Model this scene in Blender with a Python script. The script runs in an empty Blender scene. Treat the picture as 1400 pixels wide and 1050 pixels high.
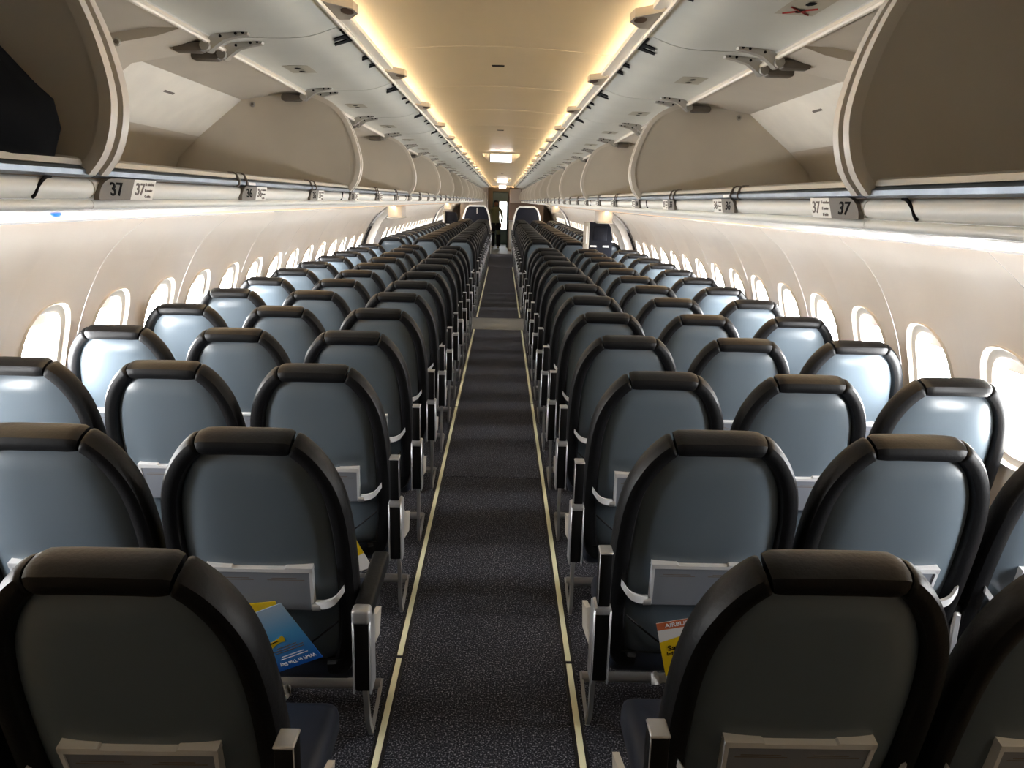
import bpy, bmesh, math, random
from mathutils import Vector, Matrix
random.seed(7)
PI = math.pi
S = bpy.context.scene
C = S.collection

# ------------------------------------------------------------------ camera, world, exposure
def cam_setup():
    f, cx, cy, vx, vy, roll = 1051.0, 700.0, 525.0, 688.0, 275.0, math.radians(1.5)
    fw = Vector(((vx-cx)/f, (vy-cy)/f, 1.0)).normalized()          # cabin axis in lens axes (right, down, forward)
    h = Vector((math.cos(roll), math.sin(roll), 0))
    ex = (h - fw*h.dot(fw)).normalized()
    up = ex.cross(fw)
    if up.y > 0: up = -up
    # rows ex, fw, up: world = R @ lens
    right = Vector((ex.x, fw.x, up.x)); down = Vector((ex.y, fw.y, up.y)); fwd = Vector((ex.z, fw.z, up.z))
    m = Matrix((right, -down, -fwd)).transposed().to_4x4()
    m.translation = Vector((0.035, 0.0, 1.71))
    cd = bpy.data.cameras.new('camera'); cd.sensor_width = 36.0; cd.lens = 36.0*f/1400.0; cd.clip_start = 0.05
    co = bpy.data.objects.new('camera', cd); C.objects.link(co); co.matrix_world = m
    S.camera = co
cam_setup()
W = bpy.data.worlds.new('sky'); S.world = W; W.use_nodes = True
W.node_tree.nodes['Background'].inputs[0].default_value = (0.9, 0.95, 1.0, 1)
W.node_tree.nodes['Background'].inputs[1].default_value = 1.0
S.view_settings.view_transform = 'Standard'; S.view_settings.look = 'None'
S.view_settings.gamma = 1.0; S.view_settings.use_curve_mapping = False
S.view_settings.exposure = 2.65
S.cycles.max_bounces = 8; S.cycles.diffuse_bounces = 5; S.cycles.glossy_bounces = 4
S.cycles.transparent_max_bounces = 6; S.cycles.caustics_reflective = False; S.cycles.caustics_refractive = False
S.cycles.sample_clamp_indirect = 8.0
WINDOW_LIGHT = 11.0
COVE_LIGHT = 13.0
SIDE_LIGHT = 4.0

# ------------------------------------------------------------------ materials
def mat(name, col, rough=0.5, metal=0.0, spec=0.5, noise=None, bump=None, emit=None, coat=0.0):
    """noise=(scale, amount): multiplies the colour; bump=(scale, strength)"""
    m = bpy.data.materials.new(name); m.use_nodes = True
    nt = m.node_tree; p = nt.nodes['Principled BSDF']
    p.inputs['Base Color'].default_value = (*col, 1); p.inputs['Roughness'].default_value = rough
    p.inputs['Metallic'].default_value = metal; p.inputs['Specular IOR Level'].default_value = spec
    p.inputs['Coat Weight'].default_value = coat
    if noise or bump:
        tc = nt.nodes.new('ShaderNodeTexCoord')
    if noise:
        n = nt.nodes.new('ShaderNodeTexNoise'); n.inputs['Scale'].default_value = noise[0]; n.inputs['Detail'].default_value = 3
        nt.links.new(tc.outputs['Object'], n.inputs['Vector'])
        r = nt.nodes.new('ShaderNodeValToRGB')
        a = noise[1]
        r.color_ramp.elements[0].position = 0.35; r.color_ramp.elements[1].position = 0.65
        r.color_ramp.elements[0].color = (*[c*(1-a) for c in col], 1); r.color_ramp.elements[1].color = (*[min(1, c*(1+a)) for c in col], 1)
        nt.links.new(n.outputs['Fac'], r.inputs['Fac']); nt.links.new(r.outputs['Color'], p.inputs['Base Color'])
    if bump:
        n = nt.nodes.new('ShaderNodeTexNoise'); n.inputs['Scale'].default_value = bump[0]; n.inputs['Detail'].default_value = 2
        nt.links.new(tc.outputs['Object'], n.inputs['Vector'])
        b = nt.nodes.new('ShaderNodeBump'); b.inputs['Strength'].default_value = bump[1]; b.inputs['Distance'].default_value = 0.01
        nt.links.new(n.outputs['Fac'], b.inputs['Height']); nt.links.new(b.outputs['Normal'], p.inputs['Normal'])
    if emit:
        p.inputs['Emission Color'].default_value = (*emit[0], 1); p.inputs['Emission Strength'].default_value = emit[1]
    return m
M = {}
M['wall'] = mat('lining_cream', (0.74, 0.675, 0.59), 0.38, noise=(3, 0.02))
M['window_ring'] = mat('window_surround', (0.60, 0.56, 0.50), 0.4)
M['pane'] = mat('daylight_pane', (0.9, 0.9, 0.9), 0.3, emit=((0.96, 0.98, 1.0), WINDOW_LIGHT))
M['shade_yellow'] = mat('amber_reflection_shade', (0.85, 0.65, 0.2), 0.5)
M['shade'] = mat('window_shade', (0.62, 0.56, 0.50), 0.5)
M['ceiling'] = mat('ceiling_panel', (0.62, 0.55, 0.44), 0.42, noise=(2, 0.02))
M['cove_lamp'] = mat('cove_lamp', (1, 0.9, 0.7), 0.5, emit=((1.0, 0.82, 0.54), COVE_LIGHT))
M['side_lamp'] = mat('sidewall_lamp', (1, 0.95, 0.85), 0.5, emit=((1.0, 0.76, 0.45), SIDE_LIGHT))
M['cove'] = mat('cove_ledge', (0.74, 0.70, 0.63), 0.4)
M['bracket'] = mat('cove_bracket', (0.42, 0.36, 0.28), 0.5)
M['brown_hole'] = mat('bracket_socket', (0.09, 0.045, 0.02), 0.6)
M['door_in'] = mat('bin_door_inner', (0.62, 0.61, 0.545), 0.45, noise=(5, 0.03))
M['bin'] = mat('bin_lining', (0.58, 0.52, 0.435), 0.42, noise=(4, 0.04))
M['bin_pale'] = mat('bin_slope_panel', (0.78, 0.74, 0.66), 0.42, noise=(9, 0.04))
M['rib'] = mat('bin_rib', (0.66, 0.60, 0.52), 0.35)
M['gasket'] = mat('rib_gasket', (0.16, 0.14, 0.12), 0.5)
M['black'] = mat('black_plastic', (0.006, 0.006, 0.007), 0.7, spec=0.2)
M['alu'] = mat('brushed_aluminium', (0.55, 0.56, 0.58), 0.38, metal=0.85, noise=(60, 0.05))
M['rail'] = mat('lip_rail', (0.22, 0.25, 0.29), 0.33, metal=0.7, noise=(25, 0.12))
M['rail_top'] = mat('lip_rail_top', (0.55, 0.52, 0.46), 0.4, metal=0.4)
M['fairing'] = mat('fairing', (0.78, 0.76, 0.70), 0.35)
M['peach'] = mat('peach_lamp_glow', (0.82, 0.52, 0.27), 0.45)  # orange reflection of the sidewall lamps put into the base colour
M['plate'] = mat('sign_plate', (0.19, 0.17, 0.145), 0.55, spec=0.3)
M['sticker'] = mat('sticker_white', (0.80, 0.77, 0.70), 0.5)
M['door_sticker'] = mat('sticker_buff', (0.44, 0.40, 0.31), 0.5)
M['ink'] = mat('ink', (0.006, 0.005, 0.005), 0.8, spec=0.1)
M['ink_grey'] = mat('ink_grey', (0.16, 0.13, 0.11), 0.6)
M['red_ink'] = mat('red_ink', (0.35, 0.03, 0.02), 0.6)
M['hinge'] = mat('hinge_metal', (0.40, 0.38, 0.34), 0.45, metal=0.5)
M['hinge_dark'] = mat('hinge_barrel', (0.12, 0.10, 0.08), 0.5)
M['psu'] = mat('service_panel', (0.66, 0.61, 0.54), 0.4)
M['leather'] = mat('black_leather', (0.0045, 0.0046, 0.0054), 0.46, spec=0.24, bump=(120, 0.06))
M['panel'] = mat('seat_back_leather', (0.104, 0.134, 0.162), 0.32, bump=(40, 0.03))
M['cushion'] = mat('seat_cushion_leather', (0.014, 0.018, 0.030), 0.45)
M['tray'] = mat('tray_grey', (0.20, 0.22, 0.26), 0.36)
M['tray_edge'] = mat('tray_edge', (0.62, 0.64, 0.67), 0.32)
M['steel'] = mat('silver_paint', (0.42, 0.43, 0.45), 0.35, metal=0.55)
M['plate_side'] = mat('frame_side_plate', (0.42, 0.40, 0.35), 0.45)
M['vinyl'] = mat('grey_vinyl', (0.10, 0.10, 0.095), 0.5, noise=(60, 0.2))
M['strip'] = mat('photoluminescent_strip', (0.88, 0.88, 0.62), 0.35)
M['strip_edge'] = mat('strip_housing', (0.008, 0.008, 0.009), 0.5)
M['divider'] = mat('divider_navy', (0.003, 0.004, 0.010), 0.6, spec=0.25)
M['white_trim'] = mat('white_trim', (0.72, 0.70, 0.66), 0.4)
M['galley'] = mat('galley_laminate', (0.50, 0.42, 0.36), 0.45)
M['galley_brown'] = mat('galley_brown', (0.17, 0.11, 0.08), 0.5)
M['galley_teal'] = mat('galley_teal', (0.12, 0.17, 0.19), 0.4)
M['entry_glow'] = mat('entry_glow', (1, 1, 1), 0.5, emit=((0.92, 0.97, 1.0), 1.2))
M['exit_glow'] = mat('exit_sign_face', (1, 1, 1), 0.5, emit=((1.0, 0.95, 0.93), 1.2))
M['exit_red'] = mat('exit_letters', (0.6, 0.05, 0.04), 0.5, emit=((1.0, 0.5, 0.45), 0.5))
M['blue_led'] = mat('blue_led', (0.05, 0.2, 0.9), 0.4, emit=((0.02, 0.13, 1.0), 0.35))
M['door_grey'] = mat('exit_door_grey', (0.20, 0.20, 0.20), 0.5)
M['card_blue'] = None
M['yellow'] = mat('card_yellow', (0.80, 0.55, 0.01), 0.4)
M['white'] = mat('card_white', (0.82, 0.82, 0.82), 0.4)
M['orange'] = mat('card_orange', (0.62, 0.16, 0.06), 0.4)
M['card_text_white'] = mat('card_text_white', (0.85, 0.9, 0.95), 0.5)
M['skin'] = mat('skin', (0.35, 0.2, 0.13), 0.5)
M['olive'] = mat('olive_cloth', (0.26, 0.28, 0.17), 0.8)
M['dark_cloth'] = mat('dark_cloth', (0.015, 0.017, 0.025), 0.8)
M['bag'] = mat('bag_nylon', (0.0025, 0.0025, 0.003), 0.9, spec=0.08)

def card_blue():
    m = mat('card_blue', (0.02, 0.2, 0.6), 0.35); nt = m.node_tree; p = nt.nodes['Principled BSDF']
    tc = nt.nodes.new('ShaderNodeTexCoord'); sp = nt.nodes.new('ShaderNodeSeparateXYZ'); r = nt.nodes.new('ShaderNodeValToRGB')
    nt.links.new(tc.outputs['Generated'], sp.inputs[0]); nt.links.new(sp.outputs['Y'], r.inputs['Fac'])
    e = r.color_ramp.elements
    e[0].position = 0.0; e[0].color = (0.42, 0.55, 0.70, 1); e[1].position = 1.0; e[1].color = (0.004, 0.10, 0.50, 1)
    k = e.new(0.45); k.color = (0.10, 0.40, 0.76, 1)
    nt.links.new(r.outputs['Color'], p.inputs['Base Color']); return m
M['card_blue'] = card_blue()

def carpet():
    m = bpy.data.materials.new('speckled_carpet'); m.use_nodes = True; nt = m.node_tree; p = nt.nodes['Principled BSDF']
    p.inputs['Roughness'].default_value = 0.95; p.inputs['Specular IOR Level'].default_value = 0.15
    tc = nt.nodes.new('ShaderNodeTexCoord')
    a = nt.nodes.new('ShaderNodeTexNoise'); a.inputs['Scale'].default_value = 170; a.inputs['Detail'].default_value = 2
    b = nt.nodes.new('ShaderNodeTexNoise'); b.inputs['Scale'].default_value = 3.0
    nt.links.new(tc.outputs['Object'], a.inputs['Vector']); nt.links.new(tc.outputs['Object'], b.inputs['Vector'])
    r = nt.nodes.new('ShaderNodeValToRGB'); e = r.color_ramp.elements
    e[0].position = 0.40; e[0].color = (0.012, 0.013, 0.018, 1); e[1].position = 0.70; e[1].color = (0.30, 0.30, 0.34, 1)
    k = e.new(0.56); k.color = (0.042, 0.044, 0.056, 1)
    nt.links.new(a.outputs['Fac'], r.inputs['Fac'])
    mx = nt.nodes.new('ShaderNodeMix'); mx.data_type = 'RGBA'; mx.blend_type = 'MULTIPLY'; mx.inputs[0].default_value = 1
    r2 = nt.nodes.new('ShaderNodeValToRGB'); r2.color_ramp.elements[0].color = (0.7, 0.7, 0.7, 1); r2.color_ramp.elements[1].color = (1.25, 1.25, 1.25, 1)
    nt.links.new(b.outputs['Fac'], r2.inputs['Fac'])
    nt.links.new(r.outputs['Color'], mx.inputs[6]); nt.links.new(r2.outputs['Color'], mx.inputs[7])
    nt.links.new(mx.outputs[2], p.inputs['Base Color'])
    bm = nt.nodes.new('ShaderNodeBump'); bm.inputs['Strength'].default_value = 0.5; bm.inputs['Distance'].default_value = 0.004
    nt.links.new(a.outputs['Fac'], bm.inputs['Height']); nt.links.new(bm.outputs['Normal'], p.inputs['Normal'])
    return m
M['carpet'] = carpet()

# ------------------------------------------------------------------ mesh helpers
class MB:
    def __init__(s): s.v = []; s.f = []
    def add(s, vs, fs):
        o = len(s.v); s.v += [tuple(v) for v in vs]; s.f += [tuple(i+o for i in f) for f in fs]; return s
    def box(s, x0, x1, y0, y1, z0, z1):
        vs = [(x, y, z) for z in (z0, z1) for y in (y0, y1) for x in (x0, x1)]
        return s.add(vs, [(0,2,3,1), (4,5,7,6), (0,1,5,4), (2,6,7,3), (0,4,6,2), (1,3,7,5)])
    def bevel_box(s, x0, x1, y0, y1, z0, z1, b=0.006, seg=2, mtx=None):
        bm = bmesh.new(); bmesh.ops.create_cube(bm, size=1)
        for v in bm.verts:
            v.co = Vector(((x0+x1)/2+v.co.x*(x1-x0), (y0+y1)/2+v.co.y*(y1-y0), (z0+z1)/2+v.co.z*(z1-z0)))
        bmesh.ops.bevel(bm, geom=bm.edges[:], offset=b, segments=seg, affect='EDGES', profile=0.5)
        if mtx: bmesh.ops.transform(bm, matrix=mtx, verts=bm.verts[:])
        bm.verts.index_update()
        s.add([v.co[:] for v in bm.verts], [[v.index for v in f.verts] for f in bm.faces]); bm.free(); return s
    def tube(s, pts, r, n=8, cap=True):
        pts = [Vector(p) for p in pts]; rings = []
        for i, p in enumerate(pts):
            t = (pts[min(i+1, len(pts)-1)]-pts[max(i-1, 0)]).normalized()
            a = t.cross(Vector((0, 0, 1)))
            if a.length < 1e-3: a = t.cross(Vector((1, 0, 0)))
            a.normalize(); b = t.cross(a)
            rr = r[i] if isinstance(r, (list, tuple)) else r
            rings.append([p + a*math.cos(2*PI*k/n)*rr + b*math.sin(2*PI*k/n)*rr for k in range(n)])
        return s.loft(rings, True, cap)
    def loft(s, rings, closed=True, cap=True):
        n = len(rings[0]); vs = [v for r in rings for v in r]; fs = []
        for i in range(len(rings)-1):
            for k in range(n if closed else n-1):
                k2 = (k+1) % n
                fs.append((i*n+k, i*n+k2, (i+1)*n+k2, (i+1)*n+k))
        if cap: fs.append(tuple(range(n))[::-1]); fs.append(tuple((len(rings)-1)*n+k for k in range(n)))
        return s.add(vs, fs)
    def extrude_y(s, poly, y0, y1, sx=1):
        """closed polygon of (x, z) extruded along y"""
        return s.loft([[(sx*x, y0, z) for x, z in poly], [(sx*x, y1, z) for x, z in poly]], True, True)
    def sheet_y(s, line, y0, y1, th, sx=1):
        """open profile (x,z) with a thickness th (to its left), extruded along y"""
        off = offset_line(line, th)
        return s.extrude_y(list(line)+off[::-1], y0, y1, sx)
    def prism(s, poly, to3, h0, h1):
        """poly in 2-D; to3(a,b,h) -> 3-D"""
        return s.loft([[to3(a, b, h0) for a, b in poly], [to3(a, b, h1) for a, b in poly]], True, True)
    def mesh(s, name, smooth=True):
        me = bpy.data.meshes.new(name); me.from_pydata([tuple(v) for v in s.v], [], s.f); me.validate()
        bm = bmesh.new(); bm.from_mesh(me); bmesh.ops.recalc_face_normals(bm, faces=bm.faces[:]); bm.to_mesh(me); bm.free()
        if smooth:
            me.polygons.foreach_set('use_smooth', [True]*len(me.polygons)); me.set_sharp_from_angle(angle=math.radians(38))
        me.update(); return me
def offset_line(line, th):
    out = []
    for i, (x, z) in enumerate(line):
        a = line[max(i-1, 0)]; b = line[min(i+1, len(line)-1)]
        dx, dz = b[0]-a[0], b[1]-a[1]; l = math.hypot(dx, dz) or 1
        out.append((x - dz/l*th, z + dx/l*th))
    return out
def smooth_path(pts, per=6):
    P = [Vector(p) for p in pts]; out = []
    for i in range(len(P)-1):
        p0, p1, p2, p3 = P[max(i-1, 0)], P[i], P[i+1], P[min(i+2, len(P)-1)]
        for k in range(per):
            t = k/per
            out.append(0.5*((2*p1)+(-p0+p2)*t+(2*p0-5*p1+4*p2-p3)*t*t+(-p0+3*p1-3*p2+p3)*t**3))
    out.append(P[-1]); return out
def setm(me, m):
    if not me.materials: me.materials.append(M[m] if isinstance(m, str) else m)
    return me
def obj(name, mb, m, parent=None, smooth=True):
    me = mb.mesh(name, smooth) if isinstance(mb, MB) else mb
    setm(me, m)
    o = bpy.data.objects.new(name, me); C.objects.link(o)
    if parent: o.parent = parent
    return o
def inst(name, me, parent=None, loc=None):
    o = bpy.data.objects.new(name, me); C.objects.link(o)
    if parent: o.parent = parent
    if loc: o.location = loc
    return o
def tag(o, label, cat, group=None):
    o['label'] = label; o['category'] = cat
    if group: o['group'] = group
    return o
def thing(name, label, cat, loc=(0, 0, 0), group=None):
    o = bpy.data.objects.new(name, None); C.objects.link(o); o.location = loc; o.empty_display_size = 0.1
    return tag(o, label, cat, group)
def struct(name, mb=None, m=None, loc=None):
    if mb is None:
        o = bpy.data.objects.new(name, None); C.objects.link(o)
    else: o = obj(name, mb, m)
    if loc: o.location = loc
    o['kind'] = 'structure'; return o
_txt = {}
def text_mesh(t, size, m, align='CENTER', shear=0.0, ext=0.0004):
    key = (t, size, m, align, shear)
    if key not in _txt:
        cu = bpy.data.curves.new('lettering', 'FONT'); cu.body = t; cu.size = size; cu.extrude = ext; cu.align_x = align; cu.align_y = 'CENTER'
        cu.shear = shear; cu.resolution_u = 3; cu.offset = size*0.015
        o = bpy.data.objects.new('lettering', cu); C.objects.link(o)
        dg = bpy.context.evaluated_depsgraph_get(); me = bpy.data.meshes.new_from_object(o.evaluated_get(dg))
        bpy.data.objects.remove(o); bpy.data.curves.remove(cu)
        me.materials.clear(); me.materials.append(M[m]); _txt[key] = me
    return _txt[key]
TEN = ['', '', 'twenty', 'thirty']
ONES = ['', 'one', 'two', 'three', 'four', 'five', 'six', 'seven', 'eight', 'nine', 'ten', 'eleven', 'twelve', 'thirteen', 'fourteen', 'fifteen', 'sixteen', 'seventeen', 'eighteen', 'nineteen']
def in_words(n): return ONES[n] if n < 20 else TEN[n//10]+('-'+ONES[n % 10] if n % 10 else '')
ORD = ['first', 'second', 'third', 'fourth', 'fifth', 'sixth', 'seventh', 'eighth', 'ninth', 'tenth', 'eleventh', 'twelfth', 'thirteenth', 'fourteenth', 'fifteenth', 'sixteenth', 'seventeenth', 'eighteenth', 'nineteenth', 'twentieth', 'twenty-first', 'twenty-second', 'twenty-third', 'twenty-fourth', 'twenty-fifth', 'twenty-sixth']
SIDE = {-1: 'left', 1: 'right'}

# ------------------------------------------------------------------ layout
PITCH = 0.714
Y_AFT, Y_FWD = -1.6, 29.6
DOOR_Y = [(10.35, 11.35), (20.75, 21.6)]
ROWS = []          # (row number, y of backrest top, description)
num = 37
for k in range(13):
    ROWS.append((num, 1.095+PITCH*k, ('nearest row' if k == 0 else ORD[k]+' row from camera'))); num -= 1
for k in range(13):
    if num == 13: num -= 1
    ROWS.append((num, 11.60+PITCH*k, ORD[k]+' row beyond near exit doors')); num -= 1
for k in range(5):
    ROWS.append((num, 21.55+PITCH*k, ORD[k]+' row beyond far exit doors')); num -= 1

# ------------------------------------------------------------------ floor
fl = struct('floor', MB().box(-1.75, 1.75, Y_AFT, Y_FWD+2.5, -0.06, -0.012), 'strip_edge')
cuts = [Y_AFT, 1.2, 4.62, 7.6, 10.38]
for a, b in zip(cuts[:-1], cuts[1:]):
    obj('carpet_panel', MB().bevel_box(-1.72, 1.72, a+0.003, b-0.003, -0.012, 0.0, 0.003, 1), 'carpet', fl)
obj('vinyl_mat', MB().bevel_box(-1.72, 1.72, 10.385, 11.45, -0.012, 0.001, 0.003, 1), 'vinyl', fl)
for a, b in ((11.455, 14.6), (14.605, 17.8), (17.805, 20.7), (20.705, 25.9)):
    obj('carpet_panel', MB().bevel_box(-1.72, 1.72, a, b-0.003, -0.012, 0.0, 0.003, 1), 'carpet', fl)
obj('vinyl_mat', MB().bevel_box(-1.72, 1.72, 25.9, Y_FWD+2.4, -0.012, 0.001, 0.003, 1), 'vinyl', fl)
STRIPS = {-1: [(-1.0, 2.62), (2.63, 6.3), (6.31, 10.36), (11.5, 15.1), (15.11, 20.6)], 1: [(-1.0, 2.60), (2.61, 6.45), (6.46, 10.36), (11.5, 15.1), (15.11, 20.6)]}
for s in (-1, 1):
    for i, (a, b) in enumerate(STRIPS[s]):
        where = ['nearest the camera', 'second from the camera', 'ending at the near exit mat', 'just beyond the near exit mat', 'farthest down the aisle'][i]
        t = thing('floor_path_strip', f'pale yellow floor path strip on the {SIDE[s]} of the aisle, {where}', 'floor strip', (s*0.323, a, 0), 'floor path strips')
        obj('housing', MB().bevel_box(-0.021, 0.021, 0, b-a, 0.0, 0.004, 0.0015, 1), 'strip_edge', t)
        obj('glow_strip', MB().bevel_box(-0.0105, 0.0105, 0.004, b-a-0.004, 0.003, 0.0055, 0.001, 1), 'strip', t)

# ------------------------------------------------------------------ side walls with windows
PROF = [(0.0, 1.70), (0.2, 1.79), (0.45, 1.865), (0.7, 1.885), (0.9, 1.872), (1.05, 1.848), (1.2, 1.80), (1.32, 1.745), (1.42, 1.685), (1.5, 1.615), (1.56, 1.54), (1.60, 1.49)]
def wx(z):
    z = max(0, min(1.60, z))
    for (a, xa), (b, xb) in zip(PROF[:-1], PROF[1:]):
        if z <= b:
            t = (z-a)/(b-a)
            # smooth with neighbouring slopes
            i = PROF.index((a, xa)); p0 = PROF[max(i-1, 0)]; p3 = PROF[min(i+2, len(PROF)-1)]
            ma = (xb-p0[1])/(b-p0[0])*(b-a) if i > 0 else xb-xa
            mb_ = (p3[1]-xa)/(p3[0]-a)*(b-a) if i+2 < len(PROF) else xb-xa
            h = t*t*t; q = t*t
            return (2*h-3*q+1)*xa+(h-2*q+t)*ma+(-2*h+3*q)*xb+(h-q)*mb_
    return PROF[-1][1]
WP = 0.532; WZ = 1.045; WA, WB = 0.160, 0.212      # window pitch, centre height, half-size of the hole
def sup(a, n=2.6):
    c, s_ = math.cos(a), math.sin(a); r = (abs(c)**n+abs(s_)**n)**(-1/n); return r*c, r*s_
def wall_cell(mb, s, yc, hw=WP/2, x_in=0.0):
    """one window bay of lining: polar grid between the hole and the bay rectangle z 0.72..1.37, plain grid above and below"""
    z0, z1 = 0.70, 1.39; K = 40
    def edge(a):
        c, n = math.cos(a), math.sin(a)
        k = 1/max(abs(c)/hw, abs(n)/((z1-WZ) if n > 0 else (WZ-z0))); return c*k, n*k
    angs = sorted(set([2*PI*k/K for k in range(K)]+[math.atan2(b, a) % (2*PI) for a in (-hw, hw) for b in (z1-WZ, z0-WZ)]))
    rings = []
    for q in (0, 0.12, 0.35, 0.65, 1.0):
        ring = []
        for a in angs:
            hx, hz = sup(a); hx *= WA; hz *= WB; ex, ez = edge(a)
            y = hx+(ex-hx)*q; z = WZ+hz+(ez-hz)*q
            bul = 0.016*math.sin(PI*min(1, max(0, (y+hw)/(2*hw))))   # each bay is gently bowed into the cabin
            ring.append((s*(wx(z)-bul*0.5), yc+y, z))
        rings.append(ring)
    mb.loft(rings, True, False)
    ys = [-hw+2*hw*i/8 for i in range(9)]
    for za, zb, n in ((z1, 1.60, 8), (0.0, z0, 6)):
        g = []
        for j in range(n+1):
            z = za+(zb-za)*j/n
            fade = (1-(z-z1)/(1.60-z1)) if za == z1 else z/z0
            g.append([(s*(wx(z)-0.008*fade*math.sin(PI*(y+hw)/(2*hw))), yc+y, z) for y in ys])
        mb.loft(g, False, False)
def plain_panel(mb, s, ya, yb):
    n = max(1, int((yb-ya)/0.3)); g = []
    for j in range(25):
        z = 1.60*j/24; g.append([(s*wx(z), ya+(yb-ya)*i/n, z) for i in range(n+1)])
    mb.loft(g, False, False)
def ring_mesh(s, kind):
    mb = MB(); K = 36; A = [2*PI*k/K for k in range(K)]
    def rg(sa, dx, dy=0.0, dz=0.0):
        out = []
        for a in A:
            hx, hz = sup(a); z = WZ+hz*(WB*sa[1])+dz
            out.append((s*(wx(z)+dx), hx*WA*sa[0]+dy, z))
        return out
    if kind == 'surround':
        mb.loft([rg((1.06, 1.045), 0.008), rg((1.052, 1.039), -0.009), rg((1.03, 1.022), -0.017), rg((1.0, 1.0), -0.012), rg((0.975, 0.98), 0.002), rg((0.90, 0.922), 0.0035), rg((0.815, 0.855), 0.004), rg((0.80, 0.842), 0.007), rg((0.793, 0.836), 0.014), rg((0.785, 0.83), 0.050), rg((0.72, 0.77), 0.052)], True, False)
    elif kind == 'pane':
        r = rg((0.787, 0.832), 0.048); mb.v = list(r); mb.f = [tuple(range(K))]
    elif kind == 'shade':
        # a shade edge peeping out at the top of the opening
        top = []
        for i in range(13):
            a = PI*(0.26+0.48*i/12); hx, hz = sup(a); top.append((hx*WA*0.765, WZ+hz*WB*0.812))
        zb = min(z for _, z in top)-0.012
        poly = top+[(top[-1][0], zb), (top[0][0], zb)]
        mb.loft([[(s*(wx(z)+0.036), y, z) for y, z in poly], [(s*(wx(z)+0.043), y, z) for y, z in poly]], True, True)
    return mb
WYS = []
k = -3
while 3.12+WP*k < 25.8:
    y = 3.12+WP*k
    if not any(a-0.30 < y < b+0.30 for a, b in DOOR_Y): WYS.append((k, y))
    k += 1
wn = 0
for s in (-1, 1):
    wall = struct('wall_'+SIDE[s])
    rmesh = setm(ring_mesh(s, 'surround').mesh('window_surround'), 'window_ring')
    pmesh = setm(ring_mesh(s, 'pane').mesh('pane'), 'pane')
    smesh = setm(ring_mesh(s, 'shade').mesh('shade'), 'shade'); ymesh = setm(ring_mesh(s, 'shade').mesh('shade_amber'), 'shade_yellow')
    cell1 = {}
    for nbay in (1, 2):
        mb = MB()
        for i in range(nbay): wall_cell(mb, s, WP*i)
        cell1[nbay] = setm(mb.mesh('lining_panel'), 'wall')
    i = 0
    covered = []
    while i < len(WYS):
        k, y = WYS[i]
        pair = (k % 2 != 0) and i+1 < len(WYS) and WYS[i+1][0] == k+1      # panels carry two windows
        n = 2 if pair else 1
        p = inst('lining_panel', cell1[n], wall, (0, y, 0))
        p.scale = (1, 1-0.003/(WP*n), 1)
        covered.append((y-WP/2, y+WP*(n-0.5)))
        i += n
    gaps = []; cur = Y_AFT
    for a, b in covered:
        if a-cur > 0.01: gaps.append((cur, a))
        cur = b
    gaps.append((cur, Y_FWD))
    for a, b in gaps:
        segs = [(a, b)]
        for da, db in DOOR_Y:
            segs = [x for (u, v) in segs for x in (((u, min(v, da)), (max(u, db), v)) if u < db and v > da else ((u, v),)) if x[1]-x[0] > 0.01]
        for u, v in segs:
            mb = MB(); plain_panel(mb, s, u+0.0015, v-0.0015); obj('lining_panel', mb, 'wall', wall)
    for k, y in WYS:
        wn += 1
        w = struct(f'window_{wn}', loc=(0, y, 0))
        inst('window_surround', rmesh, w); inst('pane', pmesh, w)
        inst('window_shade', ymesh if (s == 1 and 7 <= k <= 11) else smesh, w)
    # dado and outer skin, dark, keeps the cabin closed
    mb = MB(); g = []
    for j in range(17):
        z = -0.02+1.9*j/16
        g.append([(s*(2.02 if z < 1.5 else 2.02-(z-1.5)*0.6), yy, z) for yy in (Y_AFT, Y_FWD)])
    mb.loft(g, False, False)
    obj('outer_skin', mb, 'door_grey', wall)

# ------------------------------------------------------------------ ceiling, coves
ce = struct('ceiling')
CP = [(0.0, 2.275), (0.12, 2.273), (0.24, 2.267), (0.34, 2.259), (0.42, 2.252), (0.52, 2.243), (0.62, 2.230), (0.68, 2.21)]
cp = [(-x, z) for x, z in CP[:0:-1]]+CP
SEAM0 = 3.10; SEAM = 1.03
k = -5
cmesh = setm(MB().sheet_y(cp, 0.003, SEAM-0.003, 0.012).mesh('ceiling_panel'), 'ceiling')
while SEAM0+SEAM*k < Y_FWD+1.0:
    inst('ceiling_panel', cmesh, ce, (0, SEAM0+SEAM*k, 0)); k += 1
jt = MB()
for k in range(-4, 26):
    y = SEAM0+SEAM*k
    off = offset_line(cp, -0.001)
    jt.extrude_y(offset_line(cp, 0.010)+offset_line(cp, 0.002)[::-1], y-0.004, y+0.004)
obj('seam_backing', jt, 'rib', ce)['kind'] = 'stuff'
obj('roof_backing', MB().box(-2.0, 2.0, Y_AFT-0.2, Y_FWD+2.5, 2.34, 2.36), 'door_grey', ce)
for y in (3.52, 6.6, 12.8, 16.9):
    obj('ceiling_slot', MB().bevel_box(-0.028, 0.028, y-0.012, y+0.012, 2.270, 2.279, 0.004, 1), 'ink', ce)
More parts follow.
